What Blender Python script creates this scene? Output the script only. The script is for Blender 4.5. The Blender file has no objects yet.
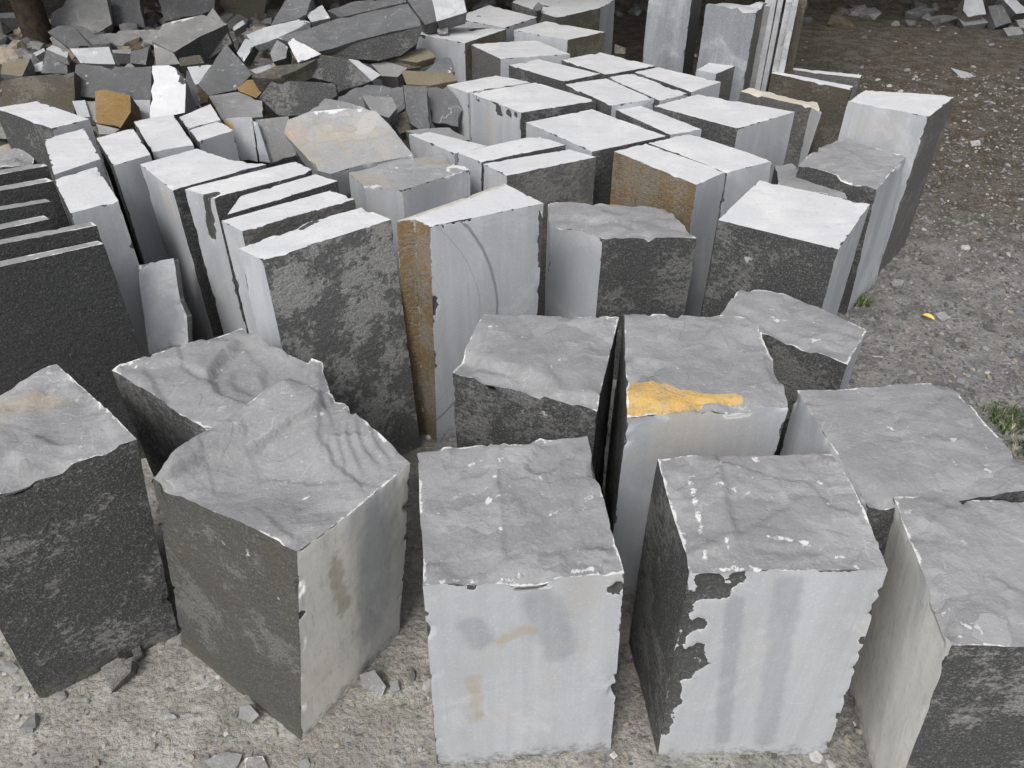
import bpy, bmesh, math, random
import numpy as np
from mathutils import Vector, noise, Matrix
R = math.radians
rnd = random.Random(7)
scene = bpy.context.scene
COL = scene.collection
# ---------------------------------------------------------------- camera
CAM = Vector((0, 0, 1.6)); PITCH = R(37.0); F = 769.0
FW = Vector((0, math.cos(PITCH), -math.sin(PITCH)))
UP = Vector((0, math.sin(PITCH), math.cos(PITCH)))
RT = Vector((1, 0, 0))
cd = bpy.data.cameras.new('camera'); cam = bpy.data.objects.new('camera', cd); COL.objects.link(cam)
cam.location = CAM; cam.rotation_euler = (R(90) - PITCH, 0, 0)
cd.sensor_width = 36; cd.lens = F / 1024 * 36; cd.clip_start = 0.05; cd.clip_end = 500
scene.camera = cam
def ray(px, py):
    return FW * F + RT * (px - 512) - UP * (py - 384)
def P(px, py, z=0.6):
    d = ray(px, py); t = (z - CAM.z) / d.z
    return CAM + d * t
def on_plane(px, py, p0, n):
    d = ray(px, py); t = (p0 - CAM).dot(n) / d.dot(n)
    return CAM + d * t
# ---------------------------------------------------------------- node helpers
class NB:
    def __init__(s, name):
        s.m = bpy.data.materials.new(name); s.m.use_nodes = True
        s.t = s.m.node_tree; s.t.nodes.clear()
        s.out = s.t.nodes.new('ShaderNodeOutputMaterial'); s.b = s.t.nodes.new('ShaderNodeBsdfPrincipled')
        s.t.links.new(s.b.outputs[0], s.out.inputs[0])
        tc = s.t.nodes.new('ShaderNodeTexCoord'); oi = s.t.nodes.new('ShaderNodeObjectInfo')
        mul = s.n('ShaderNodeVectorMath', operation='MULTIPLY_ADD')
        cx = s.n('ShaderNodeCombineXYZ')
        for i in range(3): s.t.links.new(oi.outputs['Random'], cx.inputs[i])
        s.t.links.new(cx.outputs[0], mul.inputs[0]); mul.inputs[1].default_value = (37, 61, 23)
        s.t.links.new(tc.outputs['Object'], mul.inputs[2])
        s.co = mul.outputs[0]; s.raw = tc.outputs['Object']; s.rand = oi.outputs['Random']
    def n(s, typ, **k):
        nd = s.t.nodes.new(typ)
        for a, b in k.items(): setattr(nd, a, b)
        return nd
    def L(s, a, b): s.t.links.new(a, b)
    def inp(s, sock, v):
        if isinstance(v, (int, float)): sock.default_value = v
        elif isinstance(v, tuple): sock.default_value = v if len(v) == len(sock.default_value) else (*v, 1)
        else: s.L(v, sock)
    def mapc(s, scale=(1, 1, 1), rot=(0, 0, 0), co=None):
        m = s.n('ShaderNodeMapping'); s.L(co or s.co, m.inputs[0])
        m.inputs['Scale'].default_value = scale; m.inputs['Rotation'].default_value = rot
        return m.outputs[0]
    def noise(s, scale, detail=4, rough=.55, co=None, dist=0):
        t = s.n('ShaderNodeTexNoise'); s.L(co or s.co, t.inputs['Vector'])
        t.inputs['Scale'].default_value = scale; t.inputs['Detail'].default_value = detail
        t.inputs['Roughness'].default_value = rough; t.inputs['Distortion'].default_value = dist
        return t.outputs[0]
    def vor(s, scale, feature='F1', co=None, out=0):
        t = s.n('ShaderNodeTexVoronoi', feature=feature); s.L(co or s.co, t.inputs['Vector'])
        t.inputs['Scale'].default_value = scale
        return t.outputs[out]
    def ramp(s, f, a, b, va=0.0, vb=1.0):
        m = s.n('ShaderNodeMapRange', interpolation_type='SMOOTHSTEP'); s.inp(m.inputs[0], f)
        m.inputs[1].default_value = a; m.inputs[2].default_value = b
        m.inputs[3].default_value = va; m.inputs[4].default_value = vb
        return m.outputs[0]
    def math(s, op, a, b=0.0, clamp=False):
        m = s.n('ShaderNodeMath', operation=op, use_clamp=clamp); s.inp(m.inputs[0], a); s.inp(m.inputs[1], b)
        return m.outputs[0]
    def mix(s, f, a, b, mode='MIX'):
        m = s.n('ShaderNodeMix', data_type='RGBA', blend_type=mode); s.inp(m.inputs[0], f)
        s.inp(m.inputs[6], a); s.inp(m.inputs[7], b)
        return m.outputs[2]
    def attr(s, name):
        a = s.n('ShaderNodeAttribute', attribute_name=name); return a.outputs['Fac']
    def bump(s, h, dist, strength=1.0, prev=None):
        b = s.n('ShaderNodeBump'); s.L(h, b.inputs['Height']); b.inputs['Distance'].default_value = dist
        b.inputs['Strength'].default_value = strength
        if prev: s.L(prev, b.inputs['Normal'])
        return b.outputs[0]
    def fin(s, col, rough=.85, normal=None, spec=.3):
        s.inp(s.b.inputs['Base Color'], col); s.inp(s.b.inputs['Roughness'], rough)
        s.b.inputs['Specular IOR Level'].default_value = spec
        if normal: s.L(normal, s.b.inputs['Normal'])
        return s.m
# shared pieces -----------------------------------------------------
def rough_layer(q, base, spk, dust=0.5, dustcol=(.23, .23, .22), tint=None, bs=5.0, dl=.52):
    """hammer-dressed dark stone: grainy speckle, pale dust in patches"""
    fine = q.noise(230, 3, .8); mid = q.noise(1, 5, .7, q.mapc((62, 62, 85))); big = q.noise(bs, 6, .65)
    c = q.mix(q.ramp(fine, .50, .70), base, spk)
    c = q.mix(q.ramp(mid, .50, .72, 0, .5), c, tuple(x * .55 for x in base))
    if tint: c = q.mix(q.ramp(q.noise(4, 6, .7), .40, .75, 0, .7), c, tint)
    d = q.ramp(q.math('ADD', big, q.math('MULTIPLY', q.math('SUBTRACT', mid, .5), .6)), dl, dl + .10, 0, dust)
    c = q.mix(q.math('MULTIPLY', d, q.ramp(fine, .38, .6, .45, 1)), c, dustcol)
    return c, fine, mid
def finish_stone(q, c, normal_h, hd, chipcol, chipw=.5, rough=.85, extra_bump=None, darkchips=True):
    """adds iron stains (m2), broken dark patches (m1), white chips (m3) and chipped edges"""
    w = q.noise(26, 5, .7)
    wf = q.math('MULTIPLY', q.math('SUBTRACT', w, .5), 1.1)
    rc, fine, mid = rough_layer(q, (.075, .077, .076), (.19, .19, .185), .25)
    oc = q.mix(q.ramp(q.noise(26, 5, .7), .35, .65), (.62, .40, .12), (.50, .37, .19))
    oc = q.mix(q.ramp(q.noise(150, 2, .6), .5, .7, 0, .5), oc, (.30, .19, .08))
    m5 = q.ramp(q.math('ADD', q.attr('m5'), q.math('MULTIPLY', wf, .25)), .15, .85, 0, .85)
    c = q.mix(m5, c, (.75, .765, .79), 'MULTIPLY')
    m4 = q.ramp(q.math('ADD', q.attr('m4'), q.math('MULTIPLY', wf, .7)), .2, 1.15, 0, .6)
    c = q.mix(m4, c, (.36, .305, .205))
    m2 = q.ramp(q.math('ADD', q.attr('m2'), q.math('MULTIPLY', wf, .35)), .46, .56)
    c = q.mix(m2, c, oc)
    m1 = q.ramp(q.math('ADD', q.attr('m1'), q.math('MULTIPLY', wf, .9)), .485, .515)
    mx = q.math('ADD', q.attr('m1'), q.math('MULTIPLY', wf, .9))
    rim = q.math('MULTIPLY', q.ramp(mx, .40, .48), q.ramp(q.noise(60, 4, .7), .46, .54))
    c = q.mix(q.math('MULTIPLY', rim, q.ramp(q.attr('m1'), .02, .1)), c, (.68, .68, .67))
    c = q.mix(m1, c, rc)
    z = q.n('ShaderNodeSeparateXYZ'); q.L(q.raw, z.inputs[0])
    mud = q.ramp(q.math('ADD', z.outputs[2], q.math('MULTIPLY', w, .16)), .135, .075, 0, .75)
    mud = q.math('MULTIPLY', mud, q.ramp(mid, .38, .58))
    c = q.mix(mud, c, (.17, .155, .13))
    e = q.attr('edge')
    if darkchips:
        ch = q.ramp(q.math('ADD', q.math('MULTIPLY', e, .36), q.noise(18, 3, .6)), .90, .915)
        c = q.mix(ch, c, rc)
    e2 = q.math('MULTIPLY', q.math('POWER', e, 1.6), q.ramp(q.noise(8, 4, .7), .42, .60, .35, 1.15))
    wch = q.ramp(q.math('ADD', q.math('MULTIPLY', e2, chipw * .85), q.noise(30, 5, .8)), .80, .90)
    w3 = q.math('MULTIPLY', q.math('SUBTRACT', q.noise(85, 4, .8), .5), 1.3)
    m3 = q.ramp(q.math('ADD', q.attr('m3'), q.math('ADD', q.math('MULTIPLY', wf, .6), w3)), .50, .68)
    m3 = q.math('MULTIPLY', m3, q.ramp(q.attr('m3'), .02, .15))
    c = q.mix(q.math('MAXIMUM', wch, m3), c, chipcol)
    h = q.math('SUBTRACT', normal_h, q.math('MULTIPLY', m1, .5))
    nb = q.bump(h, hd)
    nb = q.bump(q.math('MULTIPLY', m1, q.math('SUBTRACT', fine, mid)), .004, 1, nb)
    return q.fin(c, rough, nb)
def mat_saw(name='sawn_stone', tone=(.455, .47, .495), warm=.4, arcs=False):
    q = NB(name)
    st = q.noise(1, 4, .6, q.mapc((17, 17, 1.2), (.12, .10, 0)))
    st2 = q.noise(1, 5, .6, q.mapc((5, 5, .7), (0, .12, 0)), .3)
    cl = q.noise(4.5, 7, .68, None, .6)
    c = q.mix(q.ramp(st, .35, .68), tone, tuple(x * .86 for x in tone))
    c = q.mix(q.ramp(st2, .48, .60, 0, .6), c, (.34, .36, .395))
    dg = q.noise(1, 5, .7, q.mapc((40, 40, 5), (0, .75, .3)))
    c = q.mix(q.math('MULTIPLY', q.ramp(dg, .54, .66), q.ramp(q.noise(3.5, 4, .6), .48, .6, 0, .35)), c, (.40, .42, .45))
    c = q.mix(q.ramp(q.noise(38, 5, .75), .5, .72, 0, .28), c, (.36, .37, .385))
    c = q.mix(q.ramp(cl, .5, .70, 0, .5), c, (.62, .62, .62))
    c = q.mix(q.ramp(q.noise(3.2, 5, .65), .56, .74, 0, warm), c, (.50, .45, .34))
    sl_ = q.noise(1, 3, .6, q.mapc((130, 130, 2.0), (.05, .08, 0)))
    c = q.mix(q.math('MULTIPLY', q.ramp(sl_, .56, .66), q.ramp(cl, .42, .6, .1, .45)), c, (.37, .385, .41))
    c = q.mix(q.ramp(q.noise(210, 3, .75), .56, .66, 0, .3), c, (.70, .70, .70))
    wv = q.n('ShaderNodeTexWave', wave_type='RINGS', rings_direction='Y'); q.L(q.mapc((1, 1, 1)), wv.inputs[0])
    wv.inputs['Scale'].default_value = 3.1; wv.inputs['Distortion'].default_value = 3; wv.inputs['Detail'].default_value = 2
    wv.inputs['Detail Scale'].default_value = .4
    arc = q.ramp(wv.outputs[1], .93, 1.0)
    c = q.mix(q.math('MULTIPLY', arc, q.ramp(cl, .5, .62, 0, .12)), c, (.33, .34, .36))
    c = q.mix(q.ramp(q.noise(240, 2, .6), .62, .72, 0, .3), c, (.34, .34, .35))
    if arcs:
        sp = q.n('ShaderNodeSeparateXYZ'); q.L(q.raw, sp.inputs[0])
        dx = q.math('ADD', sp.outputs[0], .33); dz = q.math('ADD', sp.outputs[2], -.45)
        ln_ = q.math('ADD', q.math('SQRT', q.math('ADD', q.math('MULTIPLY', dx, dx), q.math('MULTIPLY', dz, dz))), q.math('MULTIPLY', q.noise(5, 4, .6), .03))
        for rr, ww, oo in ((.455, .0035, .75), (.405, .0010, .4), (.31, .0010, .25)):
            c = q.mix(q.ramp(q.math('ABSOLUTE', q.math('SUBTRACT', ln_, rr)), ww * 1.6, ww * .5, 0, oo), c, (.17, .18, .20))
    h = q.math('ADD', q.noise(90, 3, .6), q.math('MULTIPLY', st, .8))
    return finish_stone(q, c, h, .0007, (.70, .70, .69), .28, .8)
def mat_top(name='sawn_top'):
    q = NB(name)
    cl = q.noise(7, 5, .6, None, .5)
    c = q.mix(q.ramp(cl, .42, .7), (.60, .605, .62), (.69, .69, .69))
    c = q.mix(q.ramp(q.noise(1, 3, .6, q.mapc((3, 22, 3), (0, 0, .5))), .52, .72, 0, .5), c, (.52, .53, .55))
    c = q.mix(q.ramp(q.noise(150, 4, .75), .55, .72, 0, .45), c, (.42, .42, .43))
    c = q.mix(q.ramp(q.noise(50, 5, .75), .56, .70, 0, .55), c, (.42, .42, .43))
    c = q.mix(q.ramp(q.noise(13, 6, .7), .54, .68, 0, .35), c, (.46, .46, .47))
    return finish_stone(q, c, q.noise(80, 3, .6), .0015, (.8, .8, .8), .2, .85)
def mat_cleft(name='cleft_stone', tone=(.285, .285, .29), chip=.5, warm=0.0):
    q = NB(name)
    nz = q.n('ShaderNodeTexNoise'); q.L(q.co, nz.inputs['Vector']); nz.inputs['Scale'].default_value = 7; nz.inputs['Detail'].default_value = 4
    vm = q.n('ShaderNodeVectorMath', operation='MULTIPLY_ADD'); q.L(nz.outputs[1], vm.inputs[0]); vm.inputs[1].default_value = (.12, .12, .12); q.L(q.co, vm.inputs[2]); q.wco = vm.outputs[0]
    big = q.noise(5, 6, .6, None, .2); sc = q.noise(1, 4, .7, q.mapc((30, 150, 30), (0, 0, .4)), 0)
    sc2 = q.noise(1, 5, .7, q.mapc((160, 24, 30), (0, 0, -.2)), 0)
    fine = q.noise(130, 4, .7)
    c = q.mix(q.ramp(big, .35, .7), tuple(x * .87 for x in tone), tuple(x * 1.12 for x in tone))
    c = q.mix(q.ramp(fine, .45, .75, 0, .35), c, tuple(min(1, x * 1.5) for x in tone))
    pat = q.noise(9, 4, .6)
    c = q.mix(q.math('MULTIPLY', q.ramp(sc, .58, .72), q.ramp(pat, .50, .62, 0, .5)), c, (.52, .52, .52))
    c = q.mix(q.math('MULTIPLY', q.ramp(sc2, .58, .72), q.ramp(pat, .50, .40, 0, .4)), c, (.50, .50, .50))
    c = q.mix(q.ramp(q.noise(70, 3, .6), .70, .745, 0, .85), c, (.58, .58, .57))
    n1 = q.noise(2.6, 3, .5, None, .4)
    fr = q.math('FRACT', q.math('MULTIPLY', n1, 8.0))
    ln = q.ramp(q.math('ABSOLUTE', q.math('SUBTRACT', fr, .5)), .035, .0)
    lm = q.ramp(q.noise(6, 4, .6), .50, .60)
    step = q.math('MULTIPLY', q.ramp(fr, .47, .53), q.ramp(q.noise(6, 4, .6), .42, .60))
    chp = q.math('MULTIPLY', q.ramp(q.noise(34, 4, .6), .66, .69), q.ramp(q.noise(5.5, 3, .5), .50, .62))
    c = q.mix(chp, c, (.66, .66, .65))
    ck = q.ramp(q.vor(6, 'DISTANCE_TO_EDGE', q.wco), .010, .0, 0, .6)
    c = q.mix(q.math('MULTIPLY', ck, q.ramp(big, .5, .6)), c, (.5, .5, .5))
    if warm: c = q.mix(q.ramp(q.noise(5, 5, .65), .46, .62, 0, warm), c, (.42, .34, .24))
    def fac(scale, sx_):
        mp = q.mapc((1, sx_, 1), (0, 0, .5), q.wco)
        v = q.n('ShaderNodeTexVoronoi'); q.L(mp, v.inputs[0]); v.inputs['Scale'].default_value = scale
        d = q.n('ShaderNodeVectorMath', operation='SUBTRACT'); q.L(mp, d.inputs[0]); q.L(v.outputs['Position'], d.inputs[1])
        t = q.n('ShaderNodeVectorMath', operation='SUBTRACT'); q.L(v.outputs['Color'], t.inputs[0]); t.inputs[1].default_value = (.5, .5, .5)
        p = q.n('ShaderNodeVectorMath', operation='DOT_PRODUCT'); q.L(d.outputs[0], p.inputs[0]); q.L(t.outputs[0], p.inputs[1])
        sc_ = q.n('ShaderNodeSeparateColor'); q.L(v.outputs['Color'], sc_.inputs[0])
        hh = q.math('ADD', q.math('MULTIPLY', p.outputs['Value'], scale * 1.3), q.math('MULTIPLY', sc_.outputs[0], .5))
        return hh, sc_.outputs[1]
    f1, c1 = fac(5.5, 1.6); f2, c2 = fac(17, 2.0)
    fm = q.ramp(q.noise(4, 4, .6), .46, .58)
    c = q.mix(q.ramp(c1, 0, 1, 0, .22), c, tuple(x * .7 for x in tone))
    c = q.mix(q.math('MULTIPLY', q.ramp(c2, 0, 1, 0, .35), fm), c, tuple(x * 1.5 for x in tone))
    fh = q.math('ADD', q.math('MULTIPLY', f1, .8), q.math('MULTIPLY', q.math('MULTIPLY', f2, fm), .35))
    fb = q.noise(1, 5, .75, q.mapc((30, 210, 30), (0, 0, 1.2), q.wco))
    c = q.mix(q.math('MULTIPLY', q.ramp(fb, .56, .68), q.ramp(q.noise(7, 4, .6), .48, .60, 0, .55)), c, (.50, .50, .50))
    h = q.math('ADD', q.math('ADD', fh, q.math('MULTIPLY', q.noise(10, 7, .68), .7)), q.math('ADD', q.math('MULTIPLY', fine, .14), q.math('MULTIPLY', step, .12)))
    return finish_stone(q, c, h, .0105, (.66, .66, .65), chip, .8, darkchips=False)
def mat_rough(name, base=(.070, .073, .072), spk=(.20, .20, .195), dust=.5, dustcol=(.24, .24, .23), tint=None, chip=.22, hd=.010, bs=5.0, dl=.52):
    q = NB(name)
    c, fine, mid = rough_layer(q, base, spk, dust, dustcol, tint, bs, dl)
    h = q.math('ADD', q.math('MULTIPLY', fine, .5), mid)
    return finish_stone(q, c, h, hd, (.55, .55, .54), chip, .88, darkchips=False)
M = {
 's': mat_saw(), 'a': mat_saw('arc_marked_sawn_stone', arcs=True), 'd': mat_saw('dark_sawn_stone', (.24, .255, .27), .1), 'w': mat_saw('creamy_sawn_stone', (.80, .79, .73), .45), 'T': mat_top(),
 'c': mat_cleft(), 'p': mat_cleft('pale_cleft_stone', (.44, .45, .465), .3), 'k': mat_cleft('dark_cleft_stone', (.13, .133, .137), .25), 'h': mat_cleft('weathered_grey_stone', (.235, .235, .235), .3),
 't': mat_cleft('tan_cleft_stone', (.33, .335, .34), .25, .4),
 'q': mat_rough('charcoal_stone', (.058, .060, .061), (.17, .17, .17), .3, (.20, .20, .195), None, .2, .012, 8, .60),
 'r': mat_rough('rough_stone', (.074, .076, .076), (.26, .26, .255), .65, (.31, .31, .30)), 'm': mat_rough('mottled_stone', (.125, .128, .127), (.30, .30, .29), .95, (.42, .42, .40), bs=9, dl=.45),
 'g': mat_rough('grey_rough_stone', (.13, .13, .125), (.33, .32, .30), .7, (.33, .32, .30)),
 'b': mat_rough('dusty_dark_stone', (.068, .070, .070), (.26, .26, .25), .9, (.33, .325, .31), None, .2, .008, 3.6, .50),
 'v': mat_rough('olive_dark_stone', (.095, .096, .090), (.24, .24, .225), .6, (.28, .28, .265), (.125, .115, .085)),
 'o': mat_rough('rusty_stone', (.19, .145, .085), (.42, .34, .22), .8, (.30, .285, .255), (.40, .25, .09), .35, .012, 6, .47),
 'n': mat_rough('brown_stone', (.10, .092, .075), (.22, .20, .16), .5, (.30, .28, .24), (.13, .105, .065)),
 'y': mat_rough('ochre_stone', (.33, .22, .09), (.46, .33, .15), .3, (.40, .33, .22), (.30, .18, .06), .1),
 'O': mat_rough('olive_stone', (.20, .175, .12), (.28, .25, .18), .4, (.30, .28, .23), None, .1, .005),
 'x': mat_cleft('cream_stone', (.62, .58, .48), .2),
}
# ---------------------------------------------------------------- stone builder
USED = set()
def tag(o, label, cat, group=None):
    assert label not in USED, label
    if not 4 <= len(label.replace('-', ' ').split()) <= 16: print('LABELLEN', len(label.replace('-', ' ').split()), label)
    USED.add(label); o['label'] = label; o['category'] = cat; o['kind'] = 'thing'
    if group: o['group'] = group
def fbm(p, o=4):
    return noise.fractal(p, 0.9, 2.0, o, noise_basis='PERLIN_ORIGINAL')
def terr(v, k):
    q = v * k; f = math.floor(q); r = q - f
    r = 0 if r < .75 else (r - .75) * 4
    return (f + r * r * (3 - 2 * r)) / k
def facet(p, seed):
    a = math.sin(seed.x) * 3
    ca, sa = math.cos(a), math.sin(a)
    x = p.x * ca - p.y * sa; y = p.x * sa + p.y * ca
    w = noise.noise_vector(Vector((p.x * 6, p.y * 6, seed.z))) * .035
    v = Vector((x * 5.0 + w.x * 5, y * 9.0 + w.y * 9, seed.z))
    ds, ps = noise.voronoi(v)
    c = ps[0]; hx = noise.cell(c * 17.3 + Vector((.5, 3, 1))); hy = noise.cell(c * 11.1 + Vector((7, .5, 2))); ho = noise.cell(c * 23.7)
    return (v.x - c.x) * (hx - .5) * .5 + (v.y - c.y) * (hy - .5) * .5 + (ho - .5) * .35
def build_stone(name, verts, faces, kinds, label, group, cat, relief=.0, topfid=0, marks=(), T=None, res=1.0, jit=1.0, H=.6):
    """verts: world coords; faces: index lists; kinds: one material letter per face"""
    V = [Vector(v) for v in verts]
    ctr = sum(V, Vector()) / len(V); zmin = min(v.z for v in V)
    org = Vector((ctr.x, ctr.y, zmin))
    bm = bmesh.new(); fl = bm.faces.layers.int.new('fid')
    bv = [bm.verts.new(v - org) for v in V]
    for i, f in enumerate(faces):
        ff = bm.faces.new([bv[j] for j in f]); ff[fl] = i
    bmesh.ops.recalc_face_normals(bm, faces=bm.faces)
    fn0 = {f[fl]: f.normal.copy() for f in bm.faces}
    fn = {f[fl]: f.normal.copy() for f in bm.faces}
    fpt = {f[fl]: f.calc_center_median() + org for f in bm.faces}
    segs = [((e.verts[0].co + org).copy(), (e.verts[1].co + org).copy()) for e in bm.edges]
    if 'cap' : bmesh.ops.triangulate(bm, faces=bm.faces, quad_method='BEAUTY', ngon_method='BEAUTY')
    dist = (ctr - CAM).length
    L = max(.0075, dist * .0062) * res
    for it in range(9):
        long = [e for e in bm.edges if e.calc_length() > L * 1.35]
        if not long: break
        bmesh.ops.subdivide_edges(bm, edges=long, cuts=1, use_grid_fill=False)
        bmesh.ops.triangulate(bm, faces=[f for f in bm.faces if len(f.verts) > 3])
    bm.verts.ensure_lookup_table(); bm.verts.index_update()
    n = len(bm.verts)
    co = np.array([v.co[:] for v in bm.verts]) + np.array(org[:])
    ed = np.full(n, 9.0)
    for a, b in segs:
        a = np.array(a[:]); b = np.array(b[:]); ab = b - a
        t = np.clip(((co - a) @ ab) / max(1e-9, ab @ ab), 0, 1)
        ed = np.minimum(ed, np.linalg.norm(co - (a + t[:, None] * ab), axis=1))
    size = max((a - ctr).length for a in V); edge = np.clip(1 - ed / min(.018, size * .10), 0, 1)
    fields = {k: np.zeros(n) for k in ('m1', 'm2', 'm3', 'm4', 'm5')}
    vf = [set(f[fl] for f in v.link_faces) for v in bm.verts]
    for mk in marks:
        kind, fid = mk[0], mk[1]
        pts = mk[2:-1]; rpx = mk[-1]
        W = [on_plane(pts[i], pts[i + 1], fpt[fid], fn[fid]) for i in range(0, len(pts), 2)]
        if len(W) == 1: W = [W[0], W[0] + Vector((1e-4, 0, 0))]
        r = rpx * (W[0] - CAM).length / F
        wq = min(60, 1.1 / r); ws = rnd.uniform(-9, 9)
        soft = max(.010, min(.03, r * .6))
        for a, b in zip(W[:-1], W[1:]):
            a = np.array(a[:]); b = np.array(b[:]); ab = b - a
            t = np.clip(((co - a) @ ab) / max(1e-9, ab @ ab), 0, 1)
            d = np.linalg.norm(co - (a + t[:, None] * ab), axis=1)
            cand = np.nonzero(d < r * 2.6 + .03)[0]; v = np.zeros(n)
            for ii in cand:
                if fid in vf[ii]:
                    w_ = noise.noise(Vector(co[ii]) * wq + Vector((ws, 0, 0))) * .75 + noise.noise(Vector(co[ii]) * wq * 2.3 + Vector((0, ws, 0))) * .4
                    if kind == '5': w_ *= .35
                    if kind == '2': w_ *= .18
                    if kind == '3': w_ = w_ * 1.8 - .35
                    v[ii] = min(1, max(0, .5 + (r * (1 + w_) - d[ii]) / (2 * soft)))
            fields['m' + kind] = np.maximum(fields['m' + kind], v)
    seed = Vector((rnd.uniform(-50, 50), rnd.uniform(-50, 50), rnd.uniform(-50, 50)))
    rough_k = set('rmgbvonyOq'); cl_k = set('cpktx')
    base_amp = []
    for k in kinds:
        base_amp.append(.0026 if k in rough_k else (.0030 if k in cl_k else .0012))
    lim = dist * .00035 + .0008
    bm.normal_update()
    newco = []
    ztop = max(v.z for v in V); span = max(.02, ztop - zmin)
    for i, v in enumerate(bm.verts):
        p = Vector(co[i]); q = p + seed
        am = sum(base_amp[k] for k in vf[i]) / max(1, len(vf[i])) * jit
        d = noise.noise_vector(q * 3.3) * am * 1.6 + noise.noise_vector(q * 9) * am * .8 + noise.noise_vector(q * 38) * am * .35
        if fields['m1'][i] > .5 and len(vf[i]) == 1 and topfid not in vf[i]:
            d -= fn0[next(iter(vf[i]))] * (.006 * (fields['m1'][i] - .5) * 2 * (1 + .6 * noise.noise(q * 60)))
        # chipped edges
        if edge[i] > .2:
            ch = noise.noise(q * 17) * .6 + noise.noise(q * 45) * .4
            if ch > .2:
                d += (ctr - p).normalized() * min(.012, (ch - .2) * .045) * edge[i] * jit
            if edge[i] > .05 and relief:
                cb = noise.noise(q * 7.5)
                if cb > .28: d.z -= min(.014, (cb - .28) * .07) * max(0, (p.z - zmin) / max(.02, ztop - zmin)) ** 10
        if relief or T:
            w = max(0.0, (p.z - zmin) / span); w = w ** 4 if T is None or relief else w ** 3
            h = 0
            if relief:
                f1 = fbm(Vector((q.x * 4.2, q.y * 4.2, seed.z)), 3)
                f2 = fbm(Vector((q.x * 7 + 9, q.y * 5, seed.z + 4)), 3)
                h = relief * (.35 * f1 + .5 * terr(f2, 2.6) + 1.0 * facet(p, seed) + .10 * fbm(q * 22, 3)) - relief * .2
            if T: h += T(p)
            if topfid in vf[i] or w < 1: d.z += h * w
        newco.append(p + d - org)
    for v, c in zip(bm.verts, newco): v.co = c
    slots = sorted(set(kinds)); me = bpy.data.meshes.new(name)
    for k in slots: me.materials.append(M[k])
    for f in bm.faces: f.material_index = slots.index(kinds[f[fl]]); f.smooth = True
    for e in bm.edges:
        if len(e.link_faces) == 2 and e.link_faces[0][fl] != e.link_faces[1][fl]: e.smooth = False
    bmesh.ops.recalc_face_normals(bm, faces=bm.faces)
    bm.to_mesh(me); bm.free()
    for k, arr in [('edge', edge)] + list(fields.items()):
        a = me.attributes.new(k, 'FLOAT', 'POINT'); a.data.foreach_set('value', arr.astype(np.float32))
    o = bpy.data.objects.new(name, me); o.location = org; COL.objects.link(o)
    tag(o, label, cat, group)
    return o
G_FRONT = 'thick cleft-topped blocks in the front rows'
G_MID = 'sawn blocks standing in the middle of the yard'
G_BACK = 'sawn blocks standing in the far rows'
G_SLAB = 'thin slabs standing on edge at the left'
G_RUB = 'broken stones in the rubble pile'
def block(label, top, sides, tk='T', H=.6, bot=None, marks=(), relief=None, T=None, name='stone_block', group=G_MID, shrink=.004, res=1.0, cat='stone block', z0=0.0, lean=None, jit=None):
    tp = []
    for c in top:
        tp.append(P(c[0], c[1], H + (c[2] if len(c) > 2 else 0)))
    ce = sum(tp, Vector()) / len(tp)
    tp = [p + (ce - p).normalized() * shrink for p in tp]
    n = len(tp); bt = []
    for i, p in enumerate(tp):
        if bot and i in bot: bt.append(P(bot[i][0], bot[i][1], z0))
        else: bt.append(Vector((p.x, p.y, z0)))
    if lean:
        sh = P(lean[1], lean[2], z0) - bt[lean[0]]; bt = [b + sh for b in bt]
    if jit is None: jit = .5 if tk == 'T' else 1.0
    faces = [list(range(n))] + [[i, (i + 1) % n, n + (i + 1) % n, n + i] for i in range(n)] + [list(range(n, 2 * n))[::-1]]
    sd = (sides * n)[:n] if len(sides) == 1 else sides
    assert len(sd) == n, label
    kinds = [tk] + list(sd) + ['r']
    if relief is None: relief = .0 if tk == 'T' else .02
    return build_stone(name, tp + bt, faces, kinds, label, group, cat, relief, 0, marks, T, res, jit, H=H)
def chunk(label, poly, z, tilt, thick, kf, ks, yaw=0, name='broken_stone', group=G_RUB, cat='stone', relief=.006, taper=.12, marks=(), res=1.3, drop=.25, H=None):
    cx = sum(p[0] for p in poly) / len(poly); cy = sum(p[1] for p in poly) / len(poly)
    c = P(cx, cy, z); t = R(tilt); y = R(yaw)
    n = Vector((math.sin(t) * math.sin(y), -math.sin(t) * math.cos(y), math.cos(t)))
    A = [on_plane(p[0], p[1], c, n) for p in poly]
    ce = sum(A, Vector()) / len(A)
    if group == G_RUB and thick >= .05: thick *= 1.45
    ex = (-n + Vector((0, 0, -drop))).normalized() * thick
    B = [p + ex + (ce - p) * taper * rnd.uniform(.3, 1.6) for p in A]
    k = len(A)
    faces = [list(range(k))] + [[i, (i + 1) % k, k + (i + 1) % k, k + i] for i in range(k)] + [list(range(k, 2 * k))[::-1]]
    sd = (ks * k)[:k] if len(ks) == 1 else ks
    return build_stone(name, A + B, faces, [kf] + list(sd) + [ks[0]], label, group, cat, 0, 0, marks, None, res, jit=max(.5, min(2.0, max((a - ce).length for a in A) * 9)))
def bumpT(pts, z=.6):
    """smooth humps / hollows: (px,py,height,radius_m)"""
    W = [(P(a, b, z), h, r) for a, b, h, r in pts]
    def f(p):
        s = 0
        for c, h, r in W:
            d2 = ((p.x - c.x) ** 2 + (p.y - c.y) ** 2) / (r * r)
            s += h * math.exp(-d2)
        return s
    return f
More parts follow.
